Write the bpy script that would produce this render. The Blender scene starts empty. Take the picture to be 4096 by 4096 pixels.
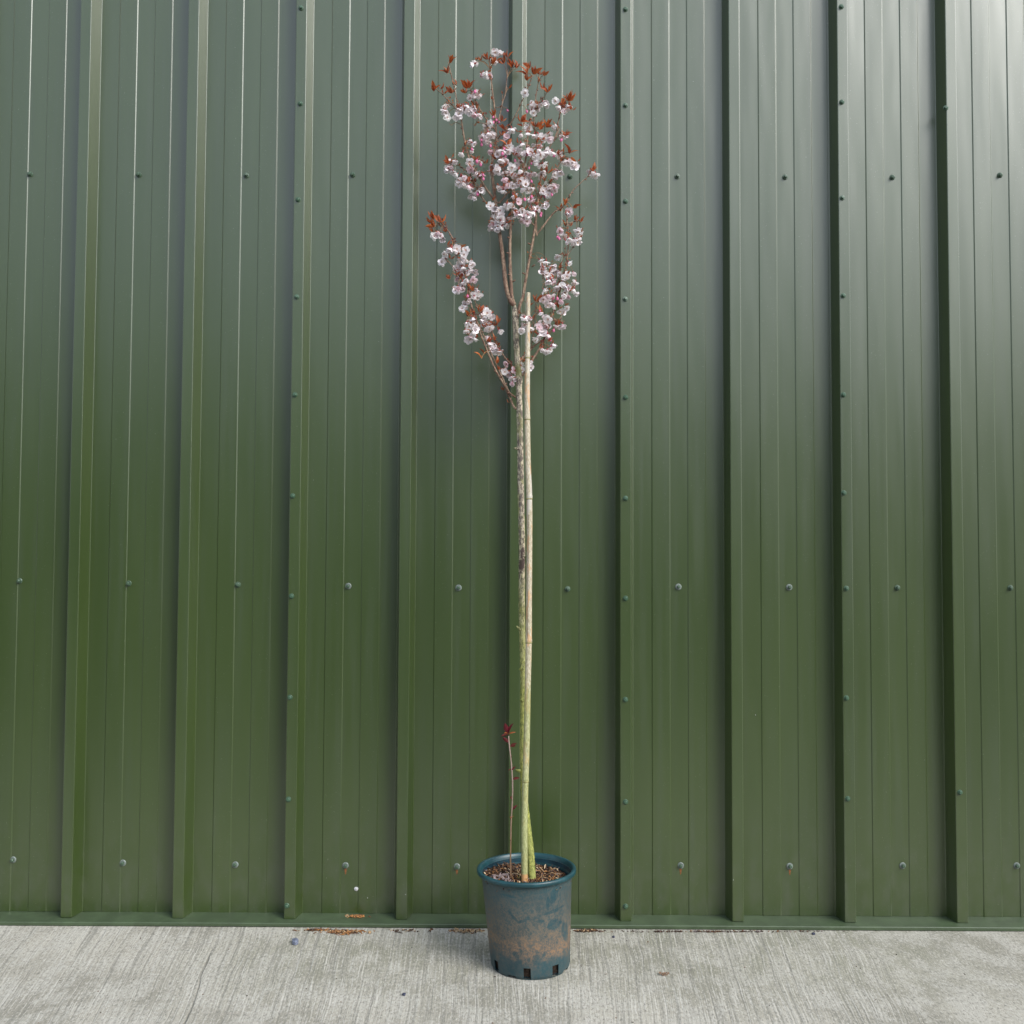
import bpy, math, random
from mathutils import Vector, Matrix, noise

# ---------------------------------------------------------------- camera, sky, sun, exposure
F, H, TILT, ROLL, YAW = 3924.2, 1.1096, 0.0401, 0.0045, -0.0034
sc = bpy.context.scene
col = sc.collection
cy, sy = math.cos(YAW), math.sin(YAW)
right = Vector((cy, -sy, 0)); fw0 = Vector((sy, cy, 0)); zup = Vector((0, 0, 1))
fwd = fw0 * math.cos(TILT) + zup * math.sin(TILT)
up0 = -fw0 * math.sin(TILT) + zup * math.cos(TILT)
CR = right * math.cos(ROLL) + up0 * math.sin(ROLL)
CU = up0 * math.cos(ROLL) - right * math.sin(ROLL)
cam_d = bpy.data.cameras.new('camera')
cam_d.sensor_width = 36; cam_d.lens = 36 * F / 4096
cam_d.clip_start = 0.05; cam_d.clip_end = 300
cam = bpy.data.objects.new('camera', cam_d); col.objects.link(cam)
cam.matrix_world = Matrix(((CR.x, CU.x, -fwd.x, 0), (CR.y, CU.y, -fwd.y, 0), (CR.z, CU.z, -fwd.z, H), (0, 0, 0, 1)))
sc.camera = cam

SUN_EL, SUN_AZ = 38, 46          # azimuth: degrees to the right of straight behind the camera
world = bpy.data.worlds.new('World'); sc.world = world; world.use_nodes = True
wn = world.node_tree; wn.nodes.clear()
wo = wn.nodes.new('ShaderNodeOutputWorld'); wb = wn.nodes.new('ShaderNodeBackground')
sk = wn.nodes.new('ShaderNodeTexSky'); sk.sky_type = 'NISHITA'; sk.sun_disc = False
sk.sun_elevation = math.radians(SUN_EL); sk.sun_rotation = math.radians(180 - SUN_AZ)
sk.air_density = 1.0; sk.dust_density = 0.7; sk.ozone_density = 1.0
hs = wn.nodes.new('ShaderNodeHueSaturation'); hs.inputs['Saturation'].default_value = 0.48
# overcast: cloud is about three times brighter overhead than at the horizon, the same all the way round
tc = wn.nodes.new('ShaderNodeTexCoord'); sx = wn.nodes.new('ShaderNodeSeparateXYZ'); mr = wn.nodes.new('ShaderNodeMapRange')
wn.links.new(tc.outputs['Generated'], sx.inputs[0]); wn.links.new(sx.outputs[2], mr.inputs[0])
mr.inputs[1].default_value = 0; mr.inputs[2].default_value = 1; mr.inputs[3].default_value = .6; mr.inputs[4].default_value = 1.3
vm = wn.nodes.new('ShaderNodeVectorMath'); vm.operation = 'SCALE'
wn.links.new(sk.outputs[0], hs.inputs['Color']); wn.links.new(hs.outputs[0], vm.inputs[0]); wn.links.new(mr.outputs[0], vm.inputs['Scale'])
wn.links.new(vm.outputs[0], wb.inputs[0])
wn.links.new(wb.outputs[0], wo.inputs[0])
wb.inputs[1].default_value = 0.135
sd = bpy.data.lights.new('sun', 'SUN'); sd.energy = 1.4; sd.angle = math.radians(32); sd.color = (1, .975, .93)
sun = bpy.data.objects.new('sun', sd); col.objects.link(sun)
ev, av = math.radians(SUN_EL), math.radians(SUN_AZ)
sdir = Vector((math.sin(av) * math.cos(ev), -math.cos(av) * math.cos(ev), math.sin(ev)))
sun.rotation_euler = sdir.to_track_quat('Z', 'Y').to_euler(); sun.location = sdir * 20
vs = sc.view_settings
vs.view_transform = 'Standard'; vs.look = 'None'; vs.exposure = 1.33; vs.gamma = 1.0; vs.use_curve_mapping = False
sc.cycles.max_bounces = 8

def ray(px, py):
    x, y = (px - 2048) / F, (py - 2048) / F
    return fwd + CR * x - CU * y
def PY(px, py, Y):
    r = ray(px, py); return Vector((0, 0, H)) + r * (Y / r.y)
def PZ(px, py, z):
    r = ray(px, py); return Vector((0, 0, H)) + r * ((z - H) / r.z)

# ---------------------------------------------------------------- helpers
class MB:
    def __init__(s): s.v = []; s.f = []; s.m = []
    def add(s, vs_, fs, m=0):
        b = len(s.v); s.v += [tuple(v) for v in vs_]
        s.f += [tuple(i + b for i in f) for f in fs]; s.m += [m] * len(fs)
    def mesh(s, name, mats, smooth=False):
        me = bpy.data.meshes.new(name); me.from_pydata(s.v, [], s.f)
        for m in (mats if isinstance(mats, (list, tuple)) else [mats]): me.materials.append(m)
        me.polygons.foreach_set('material_index', s.m)
        if smooth: me.polygons.foreach_set('use_smooth', [True] * len(s.f))
        me.update(); return me
    def build(s, name, mats, parent=None, smooth=False, loc=None):
        o = bpy.data.objects.new(name, s.mesh(name, mats, smooth)); col.objects.link(o)
        if parent: o.parent = parent
        if loc is not None: o.location = loc
        return o
def tag(o, label=None, cat=None, group=None, kind=None):
    if label: o['label'] = label
    if cat: o['category'] = cat
    if group: o['group'] = group
    if kind: o['kind'] = kind
    return o
def empty(name, loc=(0, 0, 0)):
    o = bpy.data.objects.new(name, None); o.location = loc; o.empty_display_size = .05; col.objects.link(o); return o
def frame(d):
    d = d.normalized(); a = Vector((0, 0, 1)) if abs(d.z) < .9 else Vector((1, 0, 0))
    u = d.cross(a).normalized(); return u, d.cross(u).normalized()
def tube(mb, pts, rad, n=8, m=0, cap=True, disp=None):
    vs_ = []; fs = []; L = len(pts); pu = None
    for i, p in enumerate(pts):
        d = (pts[min(i + 1, L - 1)] - pts[max(i - 1, 0)]).normalized()
        if pu is None: u, w = frame(d)
        else:
            u = (pu - d * pu.dot(d)).normalized(); w = d.cross(u)
        pu = u
        for k in range(n):
            a = 2 * math.pi * k / n; dr = u * math.cos(a) + w * math.sin(a)
            r = rad[i]
            if disp: r += disp(p + dr * r, a, i)
            vs_.append(p + dr * r)
    for i in range(L - 1):
        for k in range(n):
            k2 = (k + 1) % n
            fs.append((i * n + k, i * n + k2, (i + 1) * n + k2, (i + 1) * n + k))
    if cap: fs += [tuple(range(n - 1, -1, -1)), tuple((L - 1) * n + k for k in range(n))]
    mb.add(vs_, fs, m)
def spline(pts, seg=6):
    """Catmull-Rom through (Vector, radius) pairs"""
    out = []; P = [pts[0]] + list(pts) + [pts[-1]]
    for i in range(1, len(P) - 2):
        for k in range(seg):
            t = k / seg; t2 = t * t; t3 = t2 * t
            q = []
            for j in (0, 1):
                a, b, c, d = P[i - 1][j], P[i][j], P[i + 1][j], P[i + 2][j]
                q.append((b * 2 + (c - a) * t + (a * 2 - b * 5 + c * 4 - d) * t2 + (b * 3 - a - c * 3 + d) * t3) * .5)
            out.append(tuple(q))
    out.append(pts[-1]); return out

class NT:
    def __init__(s, name):
        s.mat = bpy.data.materials.new(name); s.mat.use_nodes = True; s.t = s.mat.node_tree
        s.b = s.t.nodes['Principled BSDF']; s.out = s.t.nodes['Material Output']
    def n(s, typ, **kw):
        nd = s.t.nodes.new('ShaderNode' + typ)
        for k, v in kw.items(): setattr(nd, k, v)
        return nd
    def l(s, a, b): s.t.links.new(a, b)
    def val(s, inp, x):
        if hasattr(x, 'links'): s.l(x, inp)
        else: inp.default_value = x
    def math(s, op, a, b=0.0, c=None, clamp=False):
        nd = s.n('Math', operation=op, use_clamp=clamp); s.val(nd.inputs[0], a); s.val(nd.inputs[1], b)
        if c is not None: s.val(nd.inputs[2], c)
        return nd.outputs[0]
    def mix(s, f, a, b):
        nd = s.n('Mix', data_type='RGBA')
        s.val(nd.inputs[0], f)
        for i, x in ((6, a), (7, b)):
            if isinstance(x, tuple): nd.inputs[i].default_value = (*x, 1)
            else: s.l(x, nd.inputs[i])
        return nd.outputs[2]
    def mapping(s, scale, src='Object', vec=None):
        mp = s.n('Mapping'); mp.inputs['Scale'].default_value = scale
        s.l(vec if vec is not None else s.n('TexCoord').outputs[src], mp.inputs[0]); return mp.outputs[0]
    def noise(s, vec, scale=5, detail=4, rough=.6, out=0):
        nd = s.n('TexNoise'); nd.inputs['Scale'].default_value = scale; nd.inputs['Detail'].default_value = detail
        nd.inputs['Roughness'].default_value = rough; s.l(vec, nd.inputs['Vector']); return nd.outputs[out]
    def ramp(s, x, a, b, va=0., vb=1.):
        nd = s.n('MapRange', clamp=True, interpolation_type='SMOOTHSTEP'); s.l(x, nd.inputs[0])
        for i, v in enumerate((a, b, va, vb)): nd.inputs[i + 1].default_value = v
        return nd.outputs[0]
    def xyz(s, vec=None):
        nd = s.n('SeparateXYZ'); s.l(vec if vec is not None else s.n('TexCoord').outputs['Object'], nd.inputs[0]); return nd.outputs
    def bump(s, h, strength=.3, dist=.001, normal=None):
        nd = s.n('Bump'); nd.inputs['Strength'].default_value = strength; nd.inputs['Distance'].default_value = dist
        s.l(h, nd.inputs['Height'])
        if normal is not None: s.l(normal, nd.inputs['Normal'])
        return nd.outputs[0]
    def set(s, color=None, rough=None, normal=None, spec=None):
        if color is not None:
            if isinstance(color, tuple): s.b.inputs['Base Color'].default_value = (*color, 1)
            else: s.l(color, s.b.inputs['Base Color'])
        if rough is not None: s.val(s.b.inputs['Roughness'], rough)
        if normal is not None: s.l(normal, s.b.inputs['Normal'])
        if spec is not None: s.b.inputs['Specular IOR Level'].default_value = spec
        return s.mat

# ---------------------------------------------------------------- materials
def m_sheet():
    t = NT('green_coated_steel'); o = t.n('TexCoord').outputs['Object']
    n1 = t.noise(t.mapping((1.2, 1, .35)), 2.2, 4, .55)
    n2 = t.noise(t.mapping((14, 4, .5)), 3, 5, .6)
    c = t.mix(t.ramp(n1, .35, .7), (.0260, .0475, .0055), (.034, .057, .0095))
    c = t.mix(t.ramp(n2, .45, .8, 0, .35), c, (.040, .058, .030))
    z = t.xyz()[2]
    n3 = t.noise(t.mapping((9, 3, 5)), 2.5, 6, .7)
    splash = t.math('MULTIPLY', t.ramp(z, .0, .42, 1, 0), t.ramp(n3, .42, .68))
    c = t.mix(t.math('MULTIPLY', splash, .35), c, (.070, .078, .052))
    n4 = t.noise(o, 260, 2, .5)
    c = t.mix(t.ramp(n4, .70, .76, 0, .35), c, (.30, .32, .26))
    fine = t.noise(o, 620, 2, .6)
    wav = t.noise(t.mapping((5, 1, .8)), 1.6, 2, .5)
    nb = t.bump(fine, .10, .0005); nb = t.bump(wav, .5, .007, nb)
    r = t.math('ADD', t.ramp(n2, .3, .8, .34, .44), t.math('MULTIPLY', splash, .12))
    t.b.inputs['Coat Weight'].default_value = 1; t.b.inputs['Coat Roughness'].default_value = .30; t.b.inputs['Coat IOR'].default_value = 1.56
    t.l(nb, t.b.inputs['Coat Normal']); return t.set(c, r, nb, .6)
def simple(name, c, rough=.5, spec=.5, var=.0, scale=40, bump=0, dist=.0005):
    t = NT(name); o = t.n('TexCoord').outputs['Object']
    n = t.noise(o, scale, 4, .65)
    c2 = t.mix(t.ramp(n, .35, .7), tuple(x * (1 - var) for x in c), tuple(min(1, x * (1 + var)) for x in c))
    t.set(c2, rough, t.bump(n, bump, dist) if bump else None, spec); return t.mat
def m_concrete():
    t = NT('brushed_concrete'); o = t.n('TexCoord').outputs['Object']
    x, y, z = t.xyz()
    yy = t.math('MAXIMUM', y, 0.0)
    wob = t.noise(t.mapping((2, 1.2, 1)), 2.0, 3, .5)
    e = t.math('POWER', 2.71828, t.math('MULTIPLY', yy, -.157))
    s = t.math('ADD', t.math('MULTIPLY', x, e), t.math('MULTIPLY', wob, .02))
    cb = t.n('CombineXYZ'); t.l(s, cb.inputs[0]); t.l(y, cb.inputs[1])
    st = t.noise(t.mapping((170, 1.6, 1), vec=cb.outputs[0]), 1, 5, .62)
    st2 = t.noise(t.mapping((85, .8, 1), vec=cb.outputs[0]), 1, 3, .6)
    st3 = t.noise(t.mapping((330, 5, 1), vec=cb.outputs[0]), 1, 3, .6)
    og = t.mapping((1, .42, 1)); grit = t.noise(og, 170, 4, .8); grit2 = t.noise(og, 75, 4, .7)
    big = t.noise(t.mapping((1, .7, 1)), 3.3, 5, .6)
    mid = t.noise(t.mapping((1, .6, 1)), 13, 5, .68)
    # the broom finish fades out on the right-hand part of the slab
    edge = t.math('ADD', x, t.math('MULTIPLY', t.noise(o, 5, 3, .6), .16))
    br = t.ramp(edge, .98, 1.13, 1, .22)
    c = t.mix(t.ramp(big, .36, .64), (.265, .250, .205), (.41, .388, .33))
    c = t.mix(t.ramp(mid, .44, .58, 0, .75), c, (.41, .393, .343))
    # damp, algae-darkened band near the foot of the wall
    near = t.ramp(y, 2.30, 2.78); xm = t.math('MULTIPLY', t.ramp(x, -1.0, -.55), t.ramp(x, .95, 1.5, 1, 0))
    alg = t.math('MULTIPLY', t.math('MULTIPLY', near, xm), t.ramp(mid, .35, .62, 1, .25))
    c = t.mix(t.math('MULTIPLY', alg, .8), c, (.23, .228, .17))
    dk = t.math('MULTIPLY', t.ramp(st, .38, .49, 1, 0), br)
    c = t.mix(t.math('MULTIPLY', dk, .62), c, (.20, .195, .165))
    dk2 = t.math('MULTIPLY', t.ramp(st2, .34, .47, 1, 0), br)
    c = t.mix(t.math('MULTIPLY', dk2, .36), c, (.21, .20, .17))
    lt = t.math('MULTIPLY', t.ramp(st3, .52, .68), br)
    c = t.mix(t.math('MULTIPLY', lt, .8), c, (.49, .472, .42))
    c = t.mix(t.ramp(grit, .37, .47, .85, 0), c, (.17, .165, .145))
    c = t.mix(t.ramp(grit, .54, .64, 0, .6), c, (.56, .54, .485))
    c = t.mix(t.ramp(grit2, .28, .40, .5, 0), c, (.24, .235, .21))
    # hairline crack on the left
    cx = t.math('ADD', t.math('ADD', x, t.math('MULTIPLY', y, .165)), t.math('MULTIPLY', t.noise(t.mapping((1, 3, 1)), 2.0, 3, .5), .03))
    cr = t.ramp(t.math('ABSOLUTE', t.math('ADD', cx, .368)), .0008, .0035, 1, 0)
    cr = t.math('MULTIPLY', cr, t.ramp(y, 2.68, 2.85, 1, 0))
    c = t.mix(t.math('MULTIPLY', cr, .3), c, (.13, .12, .09))
    hgt = t.math('ADD', t.math('MULTIPLY', t.math('ADD', st, st2), br), t.math('MULTIPLY', grit, .7))
    hgt = t.math('ADD', hgt, t.math('MULTIPLY', cr, -1.2))
    return t.set(c, .9, t.bump(hgt, .8, .003), .25)
def m_bark(name, mossy=True):
    t = NT(name); o = t.n('TexCoord').outputs['Object']; z = t.xyz()[2]
    a = t.noise(t.mapping((1, 1, .5)), 210, 4, .75); b = t.noise(t.mapping((1, 1, .5)), 95, 4, .7)
    c = t.mix(t.ramp(a, .36, .56), (.075, .058, .048) if mossy else (.12, .080, .060), (.58, .50, .37) if mossy else (.30, .21, .145))
    c = t.mix(t.ramp(b, .47, .57, 0, .9), c, (.13, .105, .09) if mossy else (.15, .085, .06))
    if mossy:
        g = t.noise(t.mapping((1, 1, .35)), 55, 4, .7)
        zt = t.math('ADD', z, t.math('MULTIPLY', t.math('ADD', g, -.5), 1.0))
        mk = t.ramp(zt, .65, 1.2, 1, .0)
        c2 = t.mix(t.ramp(a, .35, .65), (.10, .13, .025), (.38, .39, .09))
        c = t.mix(t.math('MULTIPLY', mk, .92), c, c2)
        mid = t.math('MULTIPLY', t.ramp(g, .5, .62), t.ramp(z, 1.0, 1.9, .7, .15))
        c = t.mix(mid, c, (.28, .30, .09))
        # dark canker patch and the mossy swelling under the lowest branches
        pz = t.math('ABSOLUTE', t.math('ADD', z, -1.085))
        dk = t.math('MULTIPLY', t.ramp(pz, .02, .07, 1, 0), t.ramp(b, .42, .52))
        c = t.mix(t.math('MULTIPLY', dk, .85), c, (.06, .035, .035))
        pz = t.math('ABSOLUTE', t.math('ADD', z, -1.632))
        c = t.mix(t.ramp(pz, .006, .03, .7, 0), c, (.17, .19, .06))
    return t.set(c, .85, t.bump(t.math('ADD', a, b), .7, .003), .3)
def m_cane():
    t = NT('weathered_bamboo'); z = t.xyz()[2]
    p = t.noise(t.mapping((1, 1, .22)), 70, 3, .6); f = t.noise(t.mapping((1, 1, .3)), 330, 4, .75); g = t.noise(t.mapping((1, 1, .25)), 34, 4, .65)
    c = t.mix(t.ramp(f, .4, .62), (.32, .27, .18), (.52, .46, .34))
    c = t.mix(t.ramp(p, .53, .60, 0, .75), c, (.50, .29, .14))
    c = t.mix(t.math('MULTIPLY', t.ramp(g, .52, .6), t.ramp(z, .8, 1.3, 0, .8)), c, (.47, .44, .38))
    zt = t.math('ADD', z, t.math('MULTIPLY', t.math('ADD', g, -.5), .9))
    c = t.mix(t.ramp(zt, .40, .95, .85, 0), c, t.mix(t.ramp(f, .35, .65), (.18, .21, .06), (.36, .38, .17)))
    c = t.mix(t.ramp(z, .246, .252, 1, 0), c, (.46, .26, .11))
    return t.set(c, .55, t.bump(f, .25, .0008), .4)
def m_pot():
    t = NT('dusty_teal_plastic'); o = t.n('TexCoord').outputs['Object']; x, y, z = t.xyz()
    base = t.mix(t.ramp(t.noise(o, 9, 3, .6), .35, .7), (.007, .043, .056), (.011, .060, .075))
    fine = t.math('ADD', t.math('MULTIPLY', t.noise(o, 210, 5, .85), .55), t.math('MULTIPLY', t.noise(o, 85, 4, .8), .45)); midn = t.noise(o, 34, 5, .7); big = t.noise(t.mapping((1, 1, 1.2)), 8, 4, .6)
    zz = t.math('ADD', z, t.math('MULTIPLY', t.math('ADD', midn, -.5), .12))
    lo = t.ramp(zz, .030, .085, .18, 1); hi = t.ramp(zz, .095, .265, 1, .30)
    cov = t.math('MULTIPLY', lo, hi)
    cov = t.math('MULTIPLY', cov, t.ramp(big, .25, .55, .62, 1))
    thr = t.math('SUBTRACT', .70, t.math('MULTIPLY', cov, .24))
    spk = t.math('MULTIPLY', t.math('SUBTRACT', fine, thr), 7.0, clamp=True)
    film = t.math('MULTIPLY', cov, t.math('ADD', t.ramp(fine, .43, .57, .30, 1.0), t.ramp(midn, .35, .65, -.12, .12)))
    d = t.math('MAXIMUM', spk, film)
    # wiped marks: (x, z, half length, half width, slope)
    wipe = None
    for (wx, wz, a, b, sl) in WIPES:
        dx = t.math('ADD', x, -wx); dz = t.math('ADD', z, -wz)
        c_, s_ = math.cos(sl), math.sin(sl)
        u = t.math('ADD', t.math('MULTIPLY', dx, c_ / a), t.math('MULTIPLY', dz, s_ / a))
        v = t.math('ADD', t.math('MULTIPLY', dx, -s_ / b), t.math('MULTIPLY', dz, c_ / b))
        q = t.math('ADD', t.math('MULTIPLY', u, u), t.math('MULTIPLY', v, v))
        q = t.math('ADD', q, t.math('MULTIPLY', t.math('ADD', midn, -.5), 1.8))
        w = t.ramp(q, .7, 1.15, 1, 0)
        wipe = w if wipe is None else t.math('MAXIMUM', wipe, w)
    front = t.ramp(y, -.02, .02, 1, 0)
    d = t.math('MULTIPLY', d, t.math('SUBTRACT', 1.0, t.math('MULTIPLY', t.math('MULTIPLY', wipe, front), t.ramp(fine, .35, .6, .92, .5))))
    dirt = t.mix(t.ramp(z, .06, .15), (.22, .135, .078), (.145, .115, .080))
    c = t.mix(d, base, dirt)
    r = t.math('ADD', .42, t.math('MULTIPLY', d, .45))
    return t.set(c, r, t.bump(t.math('ADD', fine, midn), .12, .0008), .45)
def m_petal():
    t = NT('pale_pink_petal'); o = t.n('TexCoord').outputs['Object']
    ln = t.n('VectorMath', operation='LENGTH'); t.l(o, ln.inputs[0])
    oi = t.n('ObjectInfo').outputs['Random']
    c = t.mix(oi, (.965, .90, .91), (.975, .96, .955))
    c = t.mix(t.ramp(oi, .0, .32, .7, 0), c, (.93, .70, .77))
    c = t.mix(t.ramp(ln.outputs['Value'], .0015, .0050, .5, 0), c, (.78, .40, .48))
    t.set(c, .6, None, .25)
    tr = t.n('BsdfTranslucent'); t.l(c, tr.inputs[0]); mx = t.n('MixShader'); mx.inputs[0].default_value = .48
    t.l(t.b.outputs[0], mx.inputs[1]); t.l(tr.outputs[0], mx.inputs[2]); t.l(mx.outputs[0], t.out.inputs[0]); return t.mat
def m_leaf(name, a, b, tr_=.5):
    t = NT(name); oi = t.n('ObjectInfo').outputs['Random']; o = t.n('TexCoord').outputs['Object']
    c = t.mix(oi, a, b); c = t.mix(t.ramp(t.noise(o, 120, 3, .6), .4, .7, 0, .4), c, tuple(x * .55 for x in a))
    t.set(c, .45, None, .45)
    tr = t.n('BsdfTranslucent'); t.l(c, tr.inputs[0]); mx = t.n('MixShader'); mx.inputs[0].default_value = tr_
    t.l(t.b.outputs[0], mx.inputs[1]); t.l(tr.outputs[0], mx.inputs[2]); t.l(mx.outputs[0], t.out.inputs[0]); return t.mat

# pot frame: rim centre, base centre shifted a little (the pot is squashed)
POT = Vector((.034, 2.691, 0)); PR, PH, BR, BSH = .1333, .2562, .1065, .012
def zoom3(x, y): return 1800 + x / 2.5767, 3250 + y / 2.5767
def wipe_at(x, y):
    p = PY(*zoom3(x, y), POT.y - .115); return p.x - POT.x, p.z
WIPES = []
for (x, y, a, b, s) in ((1078, 1042, .030, .0042, .2), (925, 1128, .012, .0040, 0), (1082, 1188, .019, .014, 0), (1195, 1310, .009, .030, .1),
                        (1080, 870, .010, .026, -.25), (1010, 950, .005, .018, 0), (650, 1080, .022, .0036, -.85), (740, 1125, .014, .004, .25),
                        (600, 870, .022, .0035, -.1), (800, 1090, .007, .006, 0)):
    wx, wz = wipe_at(x, y); WIPES.append((wx, wz, a, b, s))

M_SHEET = m_sheet(); M_CONC = m_concrete(); M_BARK = m_bark('cherry_bark'); M_TWIG = None
M_CANE = m_cane(); M_POT = m_pot()
M_RIM = simple('teal_plastic_rim', (.008, .050, .060), .38, .5, .2, 30, .05)
M_INNER = simple('teal_plastic_inside', (.007, .036, .052), .5, .4, .3, 25, .05)
M_BRANCH = m_bark('branch_bark', False)
M_TWIG = simple('red_brown_twig', (.17, .085, .055), .6, .4, .35, 300, .3)
M_PETAL = m_petal()
M_CALYX = simple('red_calyx', (.26, .025, .03), .5, .4, .3, 200)
M_STAMEN = simple('yellow_stamen', (.72, .58, .34), .6, .3, .2, 300)
M_STALK = simple('reddish_green_stalk', (.22, .12, .05), .5, .4, .5, 60)
M_BUD = simple('deep_pink_bud', (.60, .16, .30), .5, .3, .25, 90)
M_LEAF = m_leaf('bronze_leaf', (.58, .170, .050), (.36, .075, .030))
M_LEAF2 = m_leaf('crimson_leaf', (.17, .022, .035), (.15, .028, .020))
M_SOIL = simple('dark_compost', (.024, .016, .011), .95, .2, .6, 180, .8, .004)
M_CHIPS = [simple('bark_chip_' + n, c, .85, .25, .35, 150, .3) for n, c in
           (('brown', (.16, .075, .035)), ('tan', (.40, .27, .15)), ('pale', (.55, .43, .28)), ('dark', (.055, .032, .022)), ('grey', (.20, .155, .15)), ('orange', (.36, .17, .06)))]
M_BOLT = simple('green_bolt_paint', (.055, .095, .058), .4, .6, .15, 150)
M_RIVET = simple('green_rivet_paint', (.045, .095, .055), .4, .6, .15, 150)
M_WASH = simple('bare_washer_metal', (.16, .19, .17), .45, .6, .2, 150)
M_RUST = simple('rust', (.20, .085, .035), .9, .2, .4, 300)
M_WHITE = simple('white_fleck', (.48, .48, .48), .7, .3, .05, 90)
M_STONE = simple('blue_grey_stone', (.15, .17, .225), .8, .3, .3, 120, .5, .002)
M_DSTONE = simple('dark_stone', (.05, .055, .085), .8, .3, .3, 120, .5, .002)
M_GRASS = simple('grass_blade', (.10, .17, .035), .6, .4, .3, 60)
M_FLASH = simple('dusty_skylit_green_flashing', (.050, .076, .036), .5, .6, .15, 18, .1)  # paler green: dust, plus the brightness of the upward-facing ledge put into the colour

# ---------------------------------------------------------------- ground
mb = MB(); mb.add([(-40, .9, 0), (40, .9, 0), (40, 40, 0), (-40, 40, 0)], [(0, 1, 2, 3)])
tag(mb.build('ground', M_CONC), 'pale broom-finished concrete strip in front of the green wall', kind='structure')
mb = MB(); mb.add([(-60, -80, -.004), (60, -80, -.004), (60, .92, -.004), (-60, .92, -.004)], [(0, 1, 2, 3)])  # unseen dark ground, added to dim the reflections and bounce low on the wall
tag(mb.build('yard', simple('added_dark_tarmac', (.06, .06, .058), .9, .3, .25, 30, .4, .004)), 'dark tarmac yard added out of view so that the wall mirrors dark ground', kind='structure')
# unseen dark mass added across the yard for the satin wall to mirror
mb = MB(); nx, nz = 160, 16; v = []; f = []
def hedge_pt(i, k):
    x = -24 + 48 * i / nx; w = k / nz
    z = 4.9 * math.sin(min(1, w * 1.6) * math.pi / 2); y = -13 - (2.2 * max(0, w - .55) / .45)
    q = Vector((x * .8, y, z * .8)); d = noise.noise(q) * .5 + noise.noise(q * 4) * .22
    return (x, y + d, max(0, z + (noise.noise(q * 1.3 + Vector((7, 0, 0))) * .6 + noise.noise(q * 5) * .25) * w))
for i in range(nx + 1):
    for k in range(nz + 1): v.append(hedge_pt(i, k))
    v.append((-24 + 48 * i / nx, -15.6, 0))
for i in range(nx):
    for k in range(nz + 1): a = i * (nz + 2) + k; f.append((a, a + nz + 2, a + nz + 3, a + 1))
mb.add(v, f)
tag(mb.build('added_hedge', simple('added_dark_foliage', (.035, .052, .020), .8, .3, .6, 9, .8, .05)), 'tall dark green foliage added out of view behind the camera for the wall to mirror', 'added_hedge')

# ---------------------------------------------------------------- the wall: ribbed sheets, flashing, bolts
DF, DP, X0 = 2.9624, 3.0124, -0.0162
wall = empty('metal_wall', (0, DP, 0))
tag(wall, 'dark green ribbed steel cladding wall with bolts, rising from a folded base flashing behind the potted tree', 'wall')
PITCH = 1 / 3
PROF = [(0, 0), (.0105, -.050), (.0435, -.050), (.054, 0), (.1118, 0), (.1140, -.0019), (.1668, -.0019), (.1690, 0), (.2218, 0), (.2240, -.0019), (.2768, -.0019), (.2790, 0)]
def rounded(pl, r):
    out = [pl[0]]
    for i in range(1, len(pl) - 1):
        p = Vector(pl[i]); a = Vector(pl[i - 1]) - p; b = Vector(pl[i + 1]) - p
        rr = min(r, a.length * .35, b.length * .35)
        if a.length < .0001: continue
        A = p + a.normalized() * rr; B = p + b.normalized() * rr
        for k in range(5):
            t = k / 4; out.append(tuple(A * (1 - t) ** 2 + p * 2 * t * (1 - t) + B * t * t))
    out.append(pl[-1]); return out
def sheet(n0, n1, lap):
    pl = []
    off = -.0012 if lap else 0
    for n in range(n0, n1):
        for (x, y) in PROF:
            o_ = off if (n == n0 and x <= .054) else 0
            pl.append((X0 - .0105 + n * PITCH + x, y + o_))
    if lap:                                     # free edge of the lap runs down over the rib
        pl.insert(0, (pl[0][0] - .006, pl[0][1]))
    xe = X0 - .0105 + n1 * PITCH
    pl += [(xe, 0), (xe + .0095, -.0455)]
    pl = rounded(pl, .0022)
    zb, zt = .0145, 4.6; th = .0009
    mb = MB(); n = len(pl)
    v = [(x, y, zb) for x, y in pl] + [(x, y, zt) for x, y in pl] + [(x, y + th, zb) for x, y in pl]
    f = [(i, i + 1, n + i + 1, n + i) for i in range(n - 1)] + [(i, 2 * n + i, 2 * n + i + 1, i + 1) for i in range(n - 1)]
    mb.add(v, f)
    return mb.build('cladding_sheet', M_SHEET, wall)
# rib n = 0 is the one just left of the trunk; laps carry rivets
for a, b, lap in ((-10, -5, False), (-5, -2, True), (-2, 1, True), (1, 3, True), (3, 6, True), (6, 10, True)):
    sheet(a, b, lap)
# base flashing: upstand behind the sheets, level ledge, front drop, small return
prof = [(.004, .10), (.004, .0135), (-.078, .0118), (-.0800, .0100), (-.0800, .0012), (-.074, .0010)]
prof = [(y, z) for y, z in rounded(prof, .0015)]
mb = MB(); nx = 40; v = []; f = []
for i in range(nx + 1):
    X = -4.2 + 8.4 * i / nx
    for (y, z) in prof: v.append((X, y, z + .0012 * noise.noise(Vector((X * 1.7, 3, 0))) * (1 if z < .02 else 0) + .0006))
k = len(prof)
for i in range(nx):
    for j in range(k - 1): f.append((i * k + j, i * k + j + 1, (i + 1) * k + j + 1, (i + 1) * k + j))
mb.add(v, f); mb.build('base_flashing', M_FLASH, wall)
# dark mortar/gap line under the flashing is simply its own shade

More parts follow.
